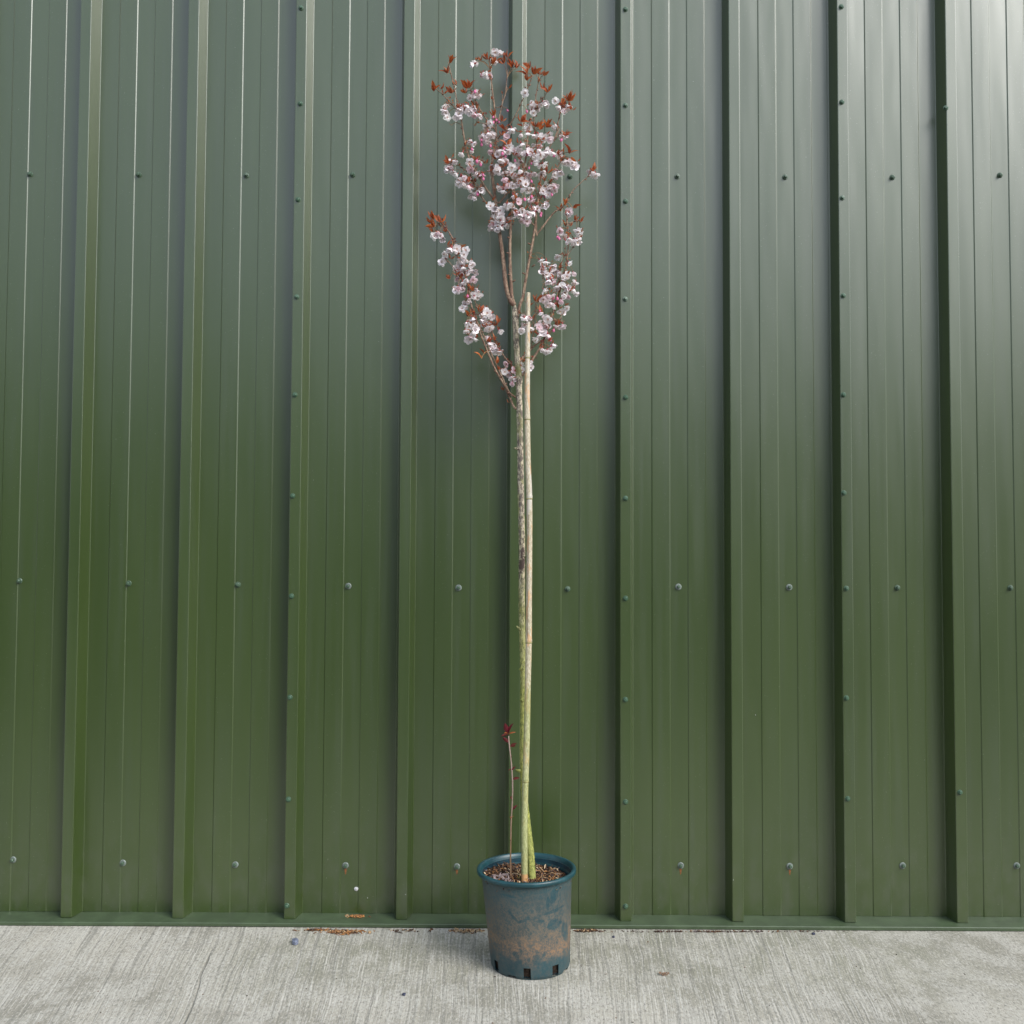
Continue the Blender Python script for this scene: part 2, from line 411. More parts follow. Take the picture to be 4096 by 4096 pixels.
def bolt_mesh(name, m, rw, rh, hh, hexa=True):
    mb = MB()
    # domed washer flange, then the head; axis = -Y (towards the yard)
    def ring(r, y, n=16, a0=0): return [(r * math.cos(a0 + 2 * math.pi * i / n), y, r * math.sin(a0 + 2 * math.pi * i / n)) for i in range(n)]
    def stack(rings, mi):
        n = len(rings[0]); v = [p for r in rings for p in r]; f = []
        for i in range(len(rings) - 1):
            for k in range(n): f.append((i * n + k, i * n + (k + 1) % n, (i + 1) * n + (k + 1) % n, (i + 1) * n + k))
        f.append(tuple((len(rings) - 1) * n + k for k in range(n))); mb.add(v, f, mi)
    n = 6 if hexa else 14
    stack([ring(rh, 0, n), ring(rh, -hh * .8, n), ring(rh * .8, -hh, n), ring(rh * .45, -hh * 1.03, n)], 0)
    return mb.mesh(name, m)
def washer_mesh(m, r, h):
    mb = MB(); n = 18; v = []; f = []
    for (rr, y) in ((r, .001), (r, -h * .4), (r * .86, -h), (r * .3, -h * 1.1)):
        v += [(rr * math.cos(2 * math.pi * i / n), y, rr * math.sin(2 * math.pi * i / n)) for i in range(n)]
    for i in range(3):
        for q in range(n): f.append((i * n + q, i * n + (q + 1) % n, (i + 1) * n + (q + 1) % n, (i + 1) * n + q))
    mb.add(v, f); return mb.mesh('washer', m)
me_bolt = bolt_mesh('bolt', M_BOLT, .0095, .0056, .0075)
me_rivet = bolt_mesh('rivet', M_RIVET, .0075, .0050, .0050, False)
me_wg = washer_mesh(M_BOLT, .0088, .0026); me_wm = washer_mesh(M_WASH, .0098, .0026); me_wr = washer_mesh(M_RIVET, .0080, .0022)
def fix(me, wme, name, p, rng):
    o = bpy.data.objects.new(name, me); col.objects.link(o); o.parent = wall
    o.location = (p.x, p.y - DP - .0027, p.z); o.rotation_euler = (rng.uniform(-.14, .14), rng.uniform(0, 1), rng.uniform(-.14, .14))
    w = bpy.data.objects.new('washer', wme); col.objects.link(w); w.parent = o; w.location = (0, .0026, 0)
    return o
rng = random.Random(5)
K = 4096 / 1932
R1 = [(57, 329), (262, 330), (465, 331), (665, 330), (868, 332), (1075, 333), (1278, 333), (1481, 334), (1683, 335), (1886, 331)]
R2 = [(37, 1096), (243, 1101), (449, 1103), (657, 1106), (865, 1109), (1071, 1111), (1280, 1107), (1489, 1108), (1693, 1109), (1906, 1109)]
R3 = [(25, 1622), (232, 1628), (444, 1631), (652, 1633), (862, 1635), (1073, 1634), (1284, 1633), (1490, 1634), (1703, 1633), (1918, 1633)]
for ri, row in enumerate((R1, R2, R3)):
    for (x, y) in row:
        b = fix(me_bolt, me_wm if ri == 2 or (ri == 1 and x in (657, 865, 1280, 1489)) else me_wg, 'bolt', PY(x * K, y * K, DP), rng)
        if ri == 2 and x in (652, 862, 1284, 1490):
            mb = MB(); h = rng.uniform(.010, .018)
            mb.add([(-.004, -.0004, -.008), (.004, -.0004, -.008), (.0015, -.0004, -.008 - h), (-.001, -.0004, -.008 - h * 1.1),
                    (-.004, .0002, -.008), (.004, .0002, -.008), (.0015, .0002, -.008 - h), (-.001, .0002, -.008 - h * 1.1)],
                   [(0, 1, 2, 3), (0, 4, 5, 1), (1, 5, 6, 2), (2, 6, 7, 3), (3, 7, 4, 0)])
            p = PY(x * K, y * K, DP); mb.build('rust_stain', M_RUST, wall, loc=(p.x, 0, p.z))
L1 = [(568, 15), (566, 196), (562, 377), (560, 560), (556, 745), (552, 936), (550, 1125), (547, 1316), (544, 1508), (541, 1709)]
L2 = [(1180, 18), (1180, 199), (1180, 380), (1180, 564), (1180, 750), (1180, 940), (1180, 1129), (1180, 1320), (1180, 1513), (1180, 1710)]
L3 = [(1587, 13), (1588, 193), (1589, 373), (1591, 558), (1591, 745), (1592, 930), (1597, 1110), (1597, 1317), (1599, 1507)]
for row in (L1, L2, L3):
    for (x, y) in row: fix(me_rivet, me_wr, 'rivet', PY(x * K, y * K, DF - .0012), rng)
for (x, y) in ((1784, 204), (1811, 1495)): fix(me_rivet, me_wr, 'rivet', PY(x * K, y * K, DF), rng)
def fleck(px, py, Y, w, h, name='white_fleck'):
    mb = MB(); n = 9; v = [(0, -.0018, 0)]; 
    v += [(w * math.cos(6.283 * i / n) * rng.uniform(.8, 1.1), .0004, h * math.sin(6.283 * i / n) * rng.uniform(.8, 1.1)) for i in range(n)]
    mb.add(v, [(0, 1 + i, 1 + (i + 1) % n) for i in range(n)])
    p = PY(px, py, Y); mb.build(name, M_WHITE, wall, loc=(p.x, Y - DP, p.z))
fleck(1425, 3556, DP - .002, .0075, .0065)
fleck(1185, 3592, DF + .01, .0012, .0075)
fleck(1254, 1920, DP, .001, .0028); fleck(3022, 2860, DP - .002, .0012, .002); fleck(2933, 3520, DF, .0015, .002)
fleck(1622, 3578, DF, .0015, .0015); fleck(1470, 3592, DP - .002, .0015, .0015)

# ---------------------------------------------------------------- pot
pot = empty('plant_pot', POT)
tag(pot, 'round teal plastic nursery pot with mud-spattered sides and square drainage slots, standing on the concrete', 'plant pot')
def pot_pt(r, a, z):
    t = max(0, min(1, z / PH)); sh = BSH * (1 - t)
    tilt = .015 * r * math.cos(a) * t
    dent = 1 + .006 * math.cos(2 * a + .6) * t
    return (r * dent * math.cos(a) + sh, r * dent * math.sin(a), z + tilt)
def body_r(z):
    if z < .006: return BR - .003 + .003 * z / .006
    return BR + (.1215 - BR) * (z - .006) / (PH - .018)
# azimuths: a = -90 deg faces the camera; slots given from the front, to the right
NA = 360
slots = [-57, -5, 37.5, 83, 128, 172, 218, 262]
notch = [-28, 61, 150, 240]
zs = [0, .0025, .0078, .012, .017, .025, .0315, .036, .05] + [.05 + (PH - .068) * i / 16 for i in range(1, 17)] + [PH - .012]
def ang(k): return math.radians(k - 90)
def is_slot(k, z0, z1):
    for s_ in slots:
        d = (k + .5 - s_ + 180) % 360 - 180
        if abs(d) < 5.3 and z0 >= .0024 and z1 <= .0316: return True
    for s_ in notch:
        d = (k + .5 - s_ + 180) % 360 - 180
        if abs(d) < (8 if z0 < .002 else 6.5) and z1 <= .0079: return True
    return False
for inner in (0, 1):
    mb = MB(); v = []; f = []
    for z in zs:
        r = body_r(z) - (.0022 if inner else 0)
        v += [pot_pt(r, ang(k), z) for k in range(NA)]
    used = set()
    for i in range(len(zs) - 1):
        for k in range(NA):
            if not is_slot(k, zs[i], zs[i + 1]):
                f.append((i * NA + k, i * NA + (k + 1) % NA, (i + 1) * NA + (k + 1) % NA, (i + 1) * NA + k))
                used.add((i, k))
    if not inner:                                   # wall thickness round the slots and at the foot
        nb = len(v); v += [pot_pt(body_r(z) - .0022, ang(k), z) for z in zs for k in range(NA)]
        for (i, k) in used:
            for (di, dk, e) in ((-1, 0, ((i, k), (i, k + 1))), (1, 0, ((i + 1, k), (i + 1, k + 1))), (0, -1, ((i, k), (i + 1, k))), (0, 1, ((i, k + 1), (i + 1, k + 1)))):
                if 0 <= i + di < len(zs) - 1 and (i + di, (k + dk) % NA) in used: continue
                a_, b_ = [ii * NA + kk % NA for ii, kk in e]
                f.append((a_, b_, b_ + nb, a_ + nb))
    mb.add(v, f)
    mb.build('body' if not inner else 'inner_wall', M_POT if not inner else M_INNER, pot, smooth=False)
rp = [(.1195, PH - .0135), (.1225, PH - .0130), (.1305, PH - .0125), (.1330, PH - .0105), (.1336, PH - .006), (.1330, PH - .0018), (.1312, PH), (.1262, PH + .0004), (.1240, PH - .0015), (.1215, PH - .008), (.1172, PH - .03)]
mb = MB(); v = []; f = []; NR = 128
for (r, z) in rp: v += [pot_pt(r, 2 * math.pi * k / NR, z) for k in range(NR)]
for i in range(len(rp) - 1):
    for k in range(NR): f.append((i * NR + k, i * NR + (k + 1) % NR, (i + 1) * NR + (k + 1) % NR, (i + 1) * NR + k))
mb.add(v, f); mb.build('rim', M_RIM, pot, smooth=True)
mb = MB(); mb.add([pot_pt(BR - .004, 2 * math.pi * k / 48, .006) for k in range(48)], [tuple(range(48))]); mb.build('base', M_INNER, pot)
# compost seen through the slots
mb = MB(); n = 72; v = []; f = []
for z in (.007, .02, .036):
    for k in range(n):
        a = 2 * math.pi * k / n
        v.append(pot_pt(body_r(z) - .006 + .002 * noise.noise(Vector((math.cos(a) * 14, math.sin(a) * 14, z * 90))), a, z))
for i in range(2):
    for k in range(n): f.append((i * n + k, i * n + (k + 1) % n, (i + 1) * n + (k + 1) % n, (i + 1) * n + k))
f.append(tuple(2 * n + k for k in range(n)))
mb.add(v, f)
SOILZ = .226
def chip(mb, p, L, w, rng, m=None, flat=.6):
    d = Vector((rng.gauss(0, 1), rng.gauss(0, 1), rng.gauss(0, 1) * (1 - flat))).normalized(); u, q = frame(d)
    t = w * rng.uniform(.25, .5); bend = rng.uniform(-.3, .3) * L
    vv = []
    for i in range(3):
        c = p + d * L * (i / 2 - .5) + q * bend * (1 if i == 1 else 0)
        ww = w * (1 if i == 1 else rng.uniform(.3, .9)) / 2
        for (a, b) in ((-1, -1), (1, -1), (1, 1), (-1, 1)): vv.append(c + u * ww * a + q * t * b / 2)
    ff = [(0, 3, 2, 1), (8, 9, 10, 11)]
    for i in range(2):
        for k in range(4): ff.append((i * 4 + k, i * 4 + (k + 1) % 4, i * 4 + 4 + (k + 1) % 4, i * 4 + 4 + k))
    mb.add(vv, ff, (rng.choices(range(6), (7, 1.8, .4, 10, 1.5, 1.3))[0] if m is None else m) + 1)
rg = random.Random(11)
rings = 14; n = 60; b0 = len(mb.v); v = []; f = []
def soil_h(x, y): return SOILZ + .006 * noise.noise(Vector((x * 22, y * 22, 1))) + .003 * noise.noise(Vector((x * 90, y * 90, 5))) - .004 * x / .12
for i in range(rings + 1):
    for k in range(n):
        r = .119 * i / rings; a = 2 * math.pi * k / n; x, y = r * math.cos(a), r * math.sin(a)
        v.append((x, y, soil_h(x, y)))
for i in range(rings):
    for k in range(n): f.append((i * n + k, i * n + (k + 1) % n, (i + 1) * n + (k + 1) % n, (i + 1) * n + k))
mb.add(v, f)
for _ in range(1500):
    a = rg.uniform(0, 6.283); r = .117 * math.sqrt(rg.random()); x, y = r * math.cos(a), r * math.sin(a)
    L = min(.03, rg.lognormvariate(math.log(.012), .45)); 
    chip(mb, Vector((x, y, soil_h(x, y) + rg.uniform(.0, .005))), L, rg.uniform(.0012, .0038), rg)
for _ in range(26):                                    # the greyish shreds at the left
    x = rg.uniform(-.105, -.05); y = rg.uniform(-.06, .0)
    if x * x + y * y < .0125: chip(mb, Vector((x, y, soil_h(x, y) + rg.uniform(.003, .008))), rg.uniform(.02, .035), rg.uniform(.004, .008), rg, 4)
for _ in range(40):
    a = rg.uniform(0, 6.283); r = .105 * math.sqrt(rg.random()); x, y = r * math.cos(a), r * math.sin(a)
    chip(mb, Vector((x, y, soil_h(x, y) + rg.uniform(.004, .008))), rg.uniform(.018, .032), rg.uniform(.0015, .003), rg, rg.choice((1, 2, 5)))
o = mb.build('bark_mulch', [M_SOIL] + M_CHIPS, loc=POT)
tag(o, 'brown bark mulch and compost filling the teal pot round the tree and cane', 'mulch', kind='stuff')

# ---------------------------------------------------------------- the tree
A = lambda x, y: (1600 + x / 2.1467, 150 + y / 2.1467)
B = lambda x, y: (1600 + x / 2.1467, 800 + y / 2.1467)
C4 = lambda x, y: (1850 + x / 2.415, 2700 + y / 2.415)
base_p = PZ(2129, 3512, SOILZ)
YB = base_p.y
def lean(py):                                         # the stem leans back towards the wall
    t = (3512 - py) / (3512 - 200); return YB + (2.895 - YB) * t
tree = empty('cherry_tree', base_p)
tag(tree, 'tall slender young cherry tree with pink-white blossom and bronze leaves, rooted in the teal pot', 'tree')
def put(o): o.matrix_parent_inverse = Matrix.Translation(-base_p); return o
WPX = lambda w, Y: w / F * Y                         # pixel width -> metres
samples = []                                         # (x, z, y, index) of branch points
trunk_px = [(2129, 3540, 32), (2128, 3512, 31), (2125, 3466, 30), (2121, 3404, 29), (2113, 3330, 27), (2104, 3250, 26), (2096, 3165, 26), (2093, 3060, 27), (2093, 2960, 27), (2094, 2850, 26),
            (2094, 2740, 25), (2092, 2640, 24), (2090, 2560, 24), (2088, 2480, 25), (2087, 2350, 25), (2088, 2200, 26), (2086, 2080, 26), (2083, 1950, 26), (2082, 1850, 25), (2080, 1740, 25),
            (2078, 1660, 25), (2077, 1600, 25), (2076, 1545, 25), (2077, 1520, 30), (2074, 1495, 27), (2069, 1430, 24), (2064, 1340, 24), (2062, 1280, 25), (2059, 1240, 22), (2057, 1222, 14)]
rt = random.Random(3)
pts = [(PY(x, y, lean(y)), WPX(w, 2.75) / 2) for x, y, w in trunk_px]
sp = spline(pts, 14)
def bark_disp(p, a, i): return .0009 * noise.noise(p * 130) + .0007 * noise.noise(Vector((p.x * 60, p.y * 60, p.z * 300))) + .0012 * max(0, noise.noise(p * 32) - .28)
mb = MB(); tube(mb, [p for p, r in sp], [r for p, r in sp], 20, 0, True, bark_disp)
# snags and pruned stubs on the trunk
for (x, y, dx, dy, r) in ((2070, 1796, -14, -4, .003), (2076, 2520, -10, -16, .0028), (2084, 2670, -6, 10, .004), (2090, 2225, 10, -2, .003), (2076, 3085, -14, -6, .0035), (2085, 2800, -5, 0, .0045)):
    Y = lean(y) - .006; a = PY(x + 6, y, Y); b = PY(x + dx, y + dy, Y - .004)
    tube(mb, [a, a.lerp(b, .6), b], [r * 1.4, r, r * .6], 8)
put(mb.build('trunk', M_BARK, tree, smooth=True))
for p, r in sp: samples.append(p.copy())
trunk_n = len(samples)
BR_ = []
def nearest(x, z, pool):
    best = None; bd = 9
    for s in pool:
        d = (s.x - x) ** 2 + (s.z - z) ** 2
        if d < bd: bd = d; best = s
    return best
def branch(px, w0, w1, off, name='branch', mat=None, seg=6, add=True):
    q0 = PY(*px[0], lean(px[0][1])); nr = nearest(q0.x, q0.z, samples); y0 = nr.y
    n = len(px); pl = []
    tot = [0]
    for i in range(1, n): tot.append(tot[-1] + math.dist(px[i], px[i - 1]))
    yt = min(lean(px[-1][1]) + off, 2.945)
    for i, (x, y) in enumerate(px):
        t = tot[i] / tot[-1]; Y = y0 + (yt - y0) * (t ** .8)
        if 0 < i < n - 1: Y += rt.uniform(-.004, .004)
        w = w0 + (w1 - w0) * t
        pl.append((PY(x, y, Y), WPX(w, 2.8) / 2))
    s = spline(pl, seg); mb_ = MB()
    tube(mb_, [p for p, r in s], [r for p, r in s], 9, 0, True, lambda p, a, i: .0005 * noise.noise(p * 160) + .0009 * max(0, noise.noise(p * 55) - .25))
    o_ = mb_.build(name, mat or M_BRANCH, tree, smooth=True); put(o_)
    if add: samples.extend(p.copy() for p, r in s)
    BR_.append([p for p, r in s]); return o_
AA = lambda *q: [A(*p) for p in q]
BB = lambda *q: [B(*p) for p in q]
AY = 1395.4                                          # B-y = A-y - 1395
# three leaders
branch(BB((985, 905), (955, 875), (925, 800), (905, 700), (885, 500), (862, 340), (848, 240), (828, 110)) + AA((815, 1370), (798, 1250), (790, 1120), (800, 1010), (826, 900), (824, 800), (810, 600), (792, 450), (776, 300), (768, 180)), 20, 4.5, .01)
branch(BB((985, 900), (962, 830), (950, 650), (944, 500), (945, 350), (955, 150)) + AA((962, 1500), (976, 1350), (985, 1250), (1055, 1150), (1085, 1000), (1092, 880), (1128, 690)), 15, 5, -.035)
branch(BB((1005, 1010), (1030, 900), (1055, 830), (1085, 650), (1122, 450), (1152, 280)) + AA((1168, 1540), (1186, 1400), (1212, 1200), (1222, 1060), (1290, 930), (1345, 820), (1355, 740), (1382, 630), (1415, 560)), 14, 4, .0)
SB = [  # side branches: points, start width, end width, depth offset
    (AA((805, 1385), (740, 1300), (690, 1215), (620, 1100), (578, 990), (550, 860), (528, 720), (515, 630), (488, 540), (470, 450), (440, 320), (412, 210)), 9, 3.5, -.03),
    (AA((488, 620), (440, 570), (395, 520), (345, 470), (300, 430)), 5, 3, -.05),
    (AA((805, 1515), (740, 1420), (690, 1350), (640, 1260), (600, 1180), (545, 1125), (470, 1080), (425, 1060)), 6, 3, .03),
    (AA((828, 870), (870, 835), (935, 760), (1000, 650), (1055, 530), (1100, 430), (1135, 330)), 6, 3, -.05),
    (AA((838, 740), (862, 640), (880, 560), (905, 480), (918, 350), (928, 230)), 5.5, 3, .03),
    (AA((820, 800), (790, 760), (740, 700), (690, 620), (650, 540), (605, 440)), 6, 3, -.03),
    (AA((770, 780), (720, 740), (665, 732)), 3.5, 2.5, .0),
    (AA((1166, 1560), (1172, 1690), (1180, 1685), (1230, 1620), (1290, 1540), (1340, 1490), (1385, 1460), (1430, 1410), (1480, 1320), (1560, 1240), (1620, 1185), (1650, 1135)), 8, 3, .0),
    (AA((1195, 1400), (1250, 1320), (1300, 1240), (1350, 1130), (1388, 1040), (1400, 990)), 6, 3, .02),
    (AA((1290, 930), (1340, 850), (1372, 780)), 5, 3, .03),
    (AA((1095, 960), (1170, 930), (1160, 820), (1150, 700), (1165, 520), (1185, 400), (1200, 310)), 6, 3, .03),
    (AA((1155, 640), (1200, 570), (1245, 500), (1268, 445)), 4, 2.5, -.03),
    (AA((1345, 860), (1385, 835), (1425, 825)), 3.5, 2.5, .0),
    (AA((1380, 1020), (1330, 995), (1300, 1000)), 3.5, 2.5, .0),
    (AA((812, 1400), (850, 1420), (885, 1380), (980, 1270), (1060, 1160), (1140, 1000), (1190, 940)), 6, 3, -.05),
    (AA((978, 1290), (930, 1220), (885, 1130), (858, 1060), (850, 970)), 5, 3, -.02),
    (AA((1160, 1620), (1120, 1580), (1070, 1520), (1010, 1400), (960, 1300)), 5, 3, -.06),
    (AA((1190, 1380), (1160, 1300), (1130, 1240), (1080, 1180), (1040, 1060)), 5, 3, .03),
    (AA((590, 1010), (650, 1030), (700, 1060), (750, 1065)), 4, 2.5, .0),
    (AA((810, 600), (850, 600), (880, 590)), 3, 2, .0),
    (AA((600, 1220), (640, 1240), (690, 1290)), 3.5, 2.5, .0),
    (AA((1330, 1180), (1300, 1230), (1270, 1290)), 3.5, 2.5, .02),
    # lower tiers
    (BB((1015, 1795), (985, 1785), (967, 1755), (940, 1690), (900, 1600), (855, 1520), (815, 1450), (770, 1345), (710, 1200), (650, 1030), (612, 900), (585, 750), (560, 650), (520, 540), (490, 460), (465, 370), (430, 290), (375, 220), (318, 140)), 9, 5, -.04),
    (BB((1000, 1700), (960, 1672), (928, 1635), (885, 1540), (835, 1430), (780, 1310), (725, 1180), (675, 1070), (630, 980)), 7, 3.5, -.07),
    (BB((992, 1470), (950, 1410), (900, 1350), (835, 1245), (790, 1130), (735, 1050), (680, 960), (640, 860)), 7, 3, .03),
    (BB((545, 690), (500, 640), (445, 560), (400, 510)), 4, 2.5, -.03),
    (BB((640, 1000), (700, 960), (740, 950)), 3.5, 2.5, -.05),
    (BB((760, 1090), (800, 1065), (840, 1045)), 3.5, 2.5, .02),
    (BB((1040, 1510), (1065, 1490), (1105, 1430), (1150, 1350), (1210, 1255), (1255, 1140), (1300, 1010), (1340, 880), (1385, 740), (1422, 600), (1437, 480), (1446, 370), (1440, 250), (1430, 110)), 10, 4, -.03),
    (BB((1025, 1390), (1060, 1345), (1110, 1295), (1165, 1240), (1240, 1190), (1310, 1110), (1390, 990)), 11, 2.5, .04),
    (BB((1120, 1285), (1145, 1160), (1150, 1050), (1163, 960), (1166, 870)), 5, 3, -.05),
    (BB((1375, 770), (1365, 650), (1382, 560), (1410, 480), (1425, 400)), 5, 3, .02),
    (BB((1330, 900), (1290, 830), (1250, 740), (1215, 620)), 4.5, 2.5, -.04),
    (BB((1432, 480), (1470, 430), (1500, 370)), 4, 2.5, -.02),
    (BB((1437, 200), (1480, 190), (1540, 170)), 3.5, 2.5, -.02),
    (BB((1150, 1060), (1100, 1010), (1060, 1000)), 3, 2, -.05),
    (BB((1310, 1000), (1350, 1040), (1400, 1060)), 3.5, 2.5, -.02),
]
for px, w0, w1, off in SB: branch(px, w0 * 1.05, w1, off)
crown = samples[trunk_n - 40:]

# flower meshes: local +Z is the way the flower faces
def petal(mb, az, elev, L, W, rng, m=0, curl=.2, r0=.0012):
    nu, nv = 5, 4; v = []
    ca, sa = math.cos(az), math.sin(az); tw = rng.uniform(-.25, .25)
    for i in range(nu + 1):
        u = i / nu; w = W * (math.sin(math.pi * min(1, (u * .86 + .08)) ** 1.15)) ** .75
        e = elev + curl * (u - .3)
        rr = r0 + L * u * math.cos(e); zz = L * u * math.sin(e)
        for j in range(nv + 1):
            s = j / nv * 2 - 1
            x = rr - (.10 * L * (1 - abs(s)) * 1 if i == nu else 0); y = w * s
            z = zz + .22 * w * s * s * (1.2 if elev > .6 else .8) + tw * w * s * u + .0007 * math.sin(9 * u + 5 * s + az)
            v.append((x * ca - y * sa, x * sa + y * ca, z))
    f = [(i * (nv + 1) + j, i * (nv + 1) + j + 1, (i + 1) * (nv + 1) + j + 1, (i + 1) * (nv + 1) + j) for i in range(nu) for j in range(nv)]
    mb.add(v, f, m)
def flower(openness, double, seed):
    r = random.Random(seed); mb = MB(); L = .0142
    e = {0: 1.20, 1: .80, 2: .42, 3: .15}[openness]
    for k in range(5): petal(mb, 2 * math.pi * k / 5 + r.uniform(-.15, .15), e + r.uniform(-.28, .28), L * r.uniform(.80, 1.10), .0062, r, 0, r.uniform(-.3, .5))
    for k in range(double + 1): petal(mb, 2 * math.pi * k / double + .6 + r.uniform(-.2, .2), min(1.45, e + .42 + r.uniform(-.1, .25)), L * r.uniform(.65, .85), .0055, r, 0, r.uniform(-.3, .4))
    tube(mb, [Vector((0, 0, -.0095)), Vector((0, 0, -.006)), Vector((0, 0, -.001)), Vector((0, 0, .0008))], [.0008, .0017, .0021, .001], 7, 1)
    for k in range(5):
        a = 2 * math.pi * k / 5 + .3; d = Vector((math.cos(a), math.sin(a), .25 if openness > 1 else .9)).normalized()
        q = Vector((-math.sin(a), math.cos(a), 0)) * .0012
        o0 = Vector((0, 0, -.0012)); mb.add([o0 + q, o0 - q, o0 + d * .0055 - Vector((0, 0, .001))], [(0, 1, 2)], 1)
    for k in range(12):
        a = r.uniform(0, 6.283); d = Vector((math.cos(a) * r.uniform(.15, .6), math.sin(a) * r.uniform(.15, .6), 1)).normalized(); t = d * r.uniform(.006, .0095)
        u, w = frame(d); s = .00016
        mb.add([u * s, -u * s, t - u * s, t + u * s], [(0, 1, 2, 3)], 1 if k % 3 == 0 else 2)
        h = .00055; mb.add([t + u * h, t + w * h, t - u * h, t - w * h, t + d * h, t - d * h], [(0, 1, 4), (1, 2, 4), (2, 3, 4), (3, 0, 4), (1, 0, 5), (2, 1, 5), (3, 2, 5), (0, 3, 5)], 2)
    return mb.mesh('blossom', [M_PETAL, M_CALYX, M_STAMEN], True)
FL = [flower(o_, d_, s_) for o_, d_, s_ in ((1, 4, 1), (1, 3, 2), (2, 4, 3), (2, 5, 4), (3, 4, 5), (3, 3, 6), (0, 3, 7), (2, 3, 8))]
def bud_mesh():
    mb = MB(); tube(mb, [Vector((0, 0, z)) for z in (-.006, -.002, .001, .004, .008, .0105, .0118)], [.0008, .0016, .0032, .0044, .0042, .0025, .0006], 9, 0)
    mb.m = [1 if i < 18 else 0 for i in range(len(mb.f))]
    return mb.mesh('bud', [M_BUD, M_CALYX], True)
ME_BUD = bud_mesh()
def leaf_mesh(L, W, fold, curl, mat, seed):
    mb = MB(); r = random.Random(seed); n = 7; v = []
    for i in range(n + 1):
        u = i / n; w = W * math.sin(math.pi * u ** .85) ** .9 * (1 + (.10 if i % 2 else -.06)) if 0 < i < n else .0003
        x = L * u; z = curl * L * u * u
        for s in (-1, -.5, 0, .5, 1): v.append((s * w * math.cos(fold), z * 1 + abs(s) * w * math.sin(fold), x))
    f = [(i * 5 + j, i * 5 + j + 1, i * 5 + 6 + j, i * 5 + 5 + j) for i in range(n) for j in range(4)]
    mb.add(v, f); return mb.mesh('leaf', mat, True)
LF = [leaf_mesh(.030, .0062, .75, -.25, M_LEAF, 1), leaf_mesh(.024, .0045, 1.0, -.1, M_LEAF, 2), leaf_mesh(.034, .0078, .5, -.4, M_LEAF, 3), leaf_mesh(.019, .0034, 1.1, .1, M_LEAF2, 4), leaf_mesh(.028, .0055, .9, .2, M_LEAF, 5)]

BL_A = [(640,228),(735,325),(705,320),(770,335),(815,130),(855,145),(815,215),(375,600),(410,680),(380,640),(490,690),(495,620),(530,605),(570,635),(600,620),(600,520),(680,515),(640,670),(680,670),(470,690),
(1330,545),(1130,560),(1130,600),(1180,620),(1150,650),(1215,580),(1260,590),(1365,600),(1445,600),(1405,630),(1070,475),(740,775),(720,840),(760,830),(795,845),(740,880),(710,870),(760,900),(770,740),(962,800),(930,825),(915,850),
(1040,840),(1095,835),(1150,850),(1190,850),(1280,835),(1285,875),(1325,770),(1235,870),(1390,855),(1100,780),(600,905),(615,980),(530,1005),(600,1075),(680,1070),(800,990),(780,985),(880,985),(940,930),(930,985),(980,970),(1020,965),(1050,925),(1100,950),(1120,975),(1150,930),(1200,930),(1260,985),(1240,1010),(1300,1000),(1180,1030),(1140,1030),(1100,1000),(1060,1000),(1210,1020),
(430,1125),(410,1110),(485,1180),(515,1215),(540,1275),(535,1240),(470,1075),(605,1130),(700,1190),(800,1160),(830,1130),(790,1110),(915,1065),(865,1060),(840,1150),(960,1120),(930,1175),(890,1165),(900,1225),(990,1200),(1030,1150),(1040,1070),(1160,1075),(1200,1090),(1240,1100),(1085,1175),(1120,1190),(1160,1175),(1205,1200),(1230,1170),(1340,1200),(1330,1180),
(1440,1075),(1470,1080),(1410,1080),(1370,1010),(605,1310),(640,1350),(640,1385),(710,1325),(620,1280),(665,1330),(850,1290),(890,1330),(880,1300),(930,1270),(1030,1240),(1060,1235),(1090,1225),(1000,1290),(1050,1305),(1100,1310),(1130,1305),(1080,1260),(1250,1280),(1300,1300),(1230,1320),(1260,1330),(1320,1290),(1200,1310),(1270,1350),
(775,1440),(855,1480),(920,1455),(935,1440),(985,1480),(1000,1505),(1050,1490),(1020,1410),(1135,1415),(1140,1470),(1160,1490),(1230,1450),(1250,1435),(1105,1525),(1060,1525),(1045,1575),(1090,1575),(955,1560),(830,1540),(860,1570),(880,1590),(795,1600),(800,1630),(860,1635),(820,1625),(1675,1185),(325,1695),(350,1705),(300,1700),(1450,1500),(1375,1665),(1410,1715),(1450,1740),(1530,1670),(1550,1700),(1510,1740),(1540,1760),(1500,1770),(1380,1700),
(590,1285),(545,1200),(865,1620),(1010,1000),(1190,975),(560,600),(1170,590)]
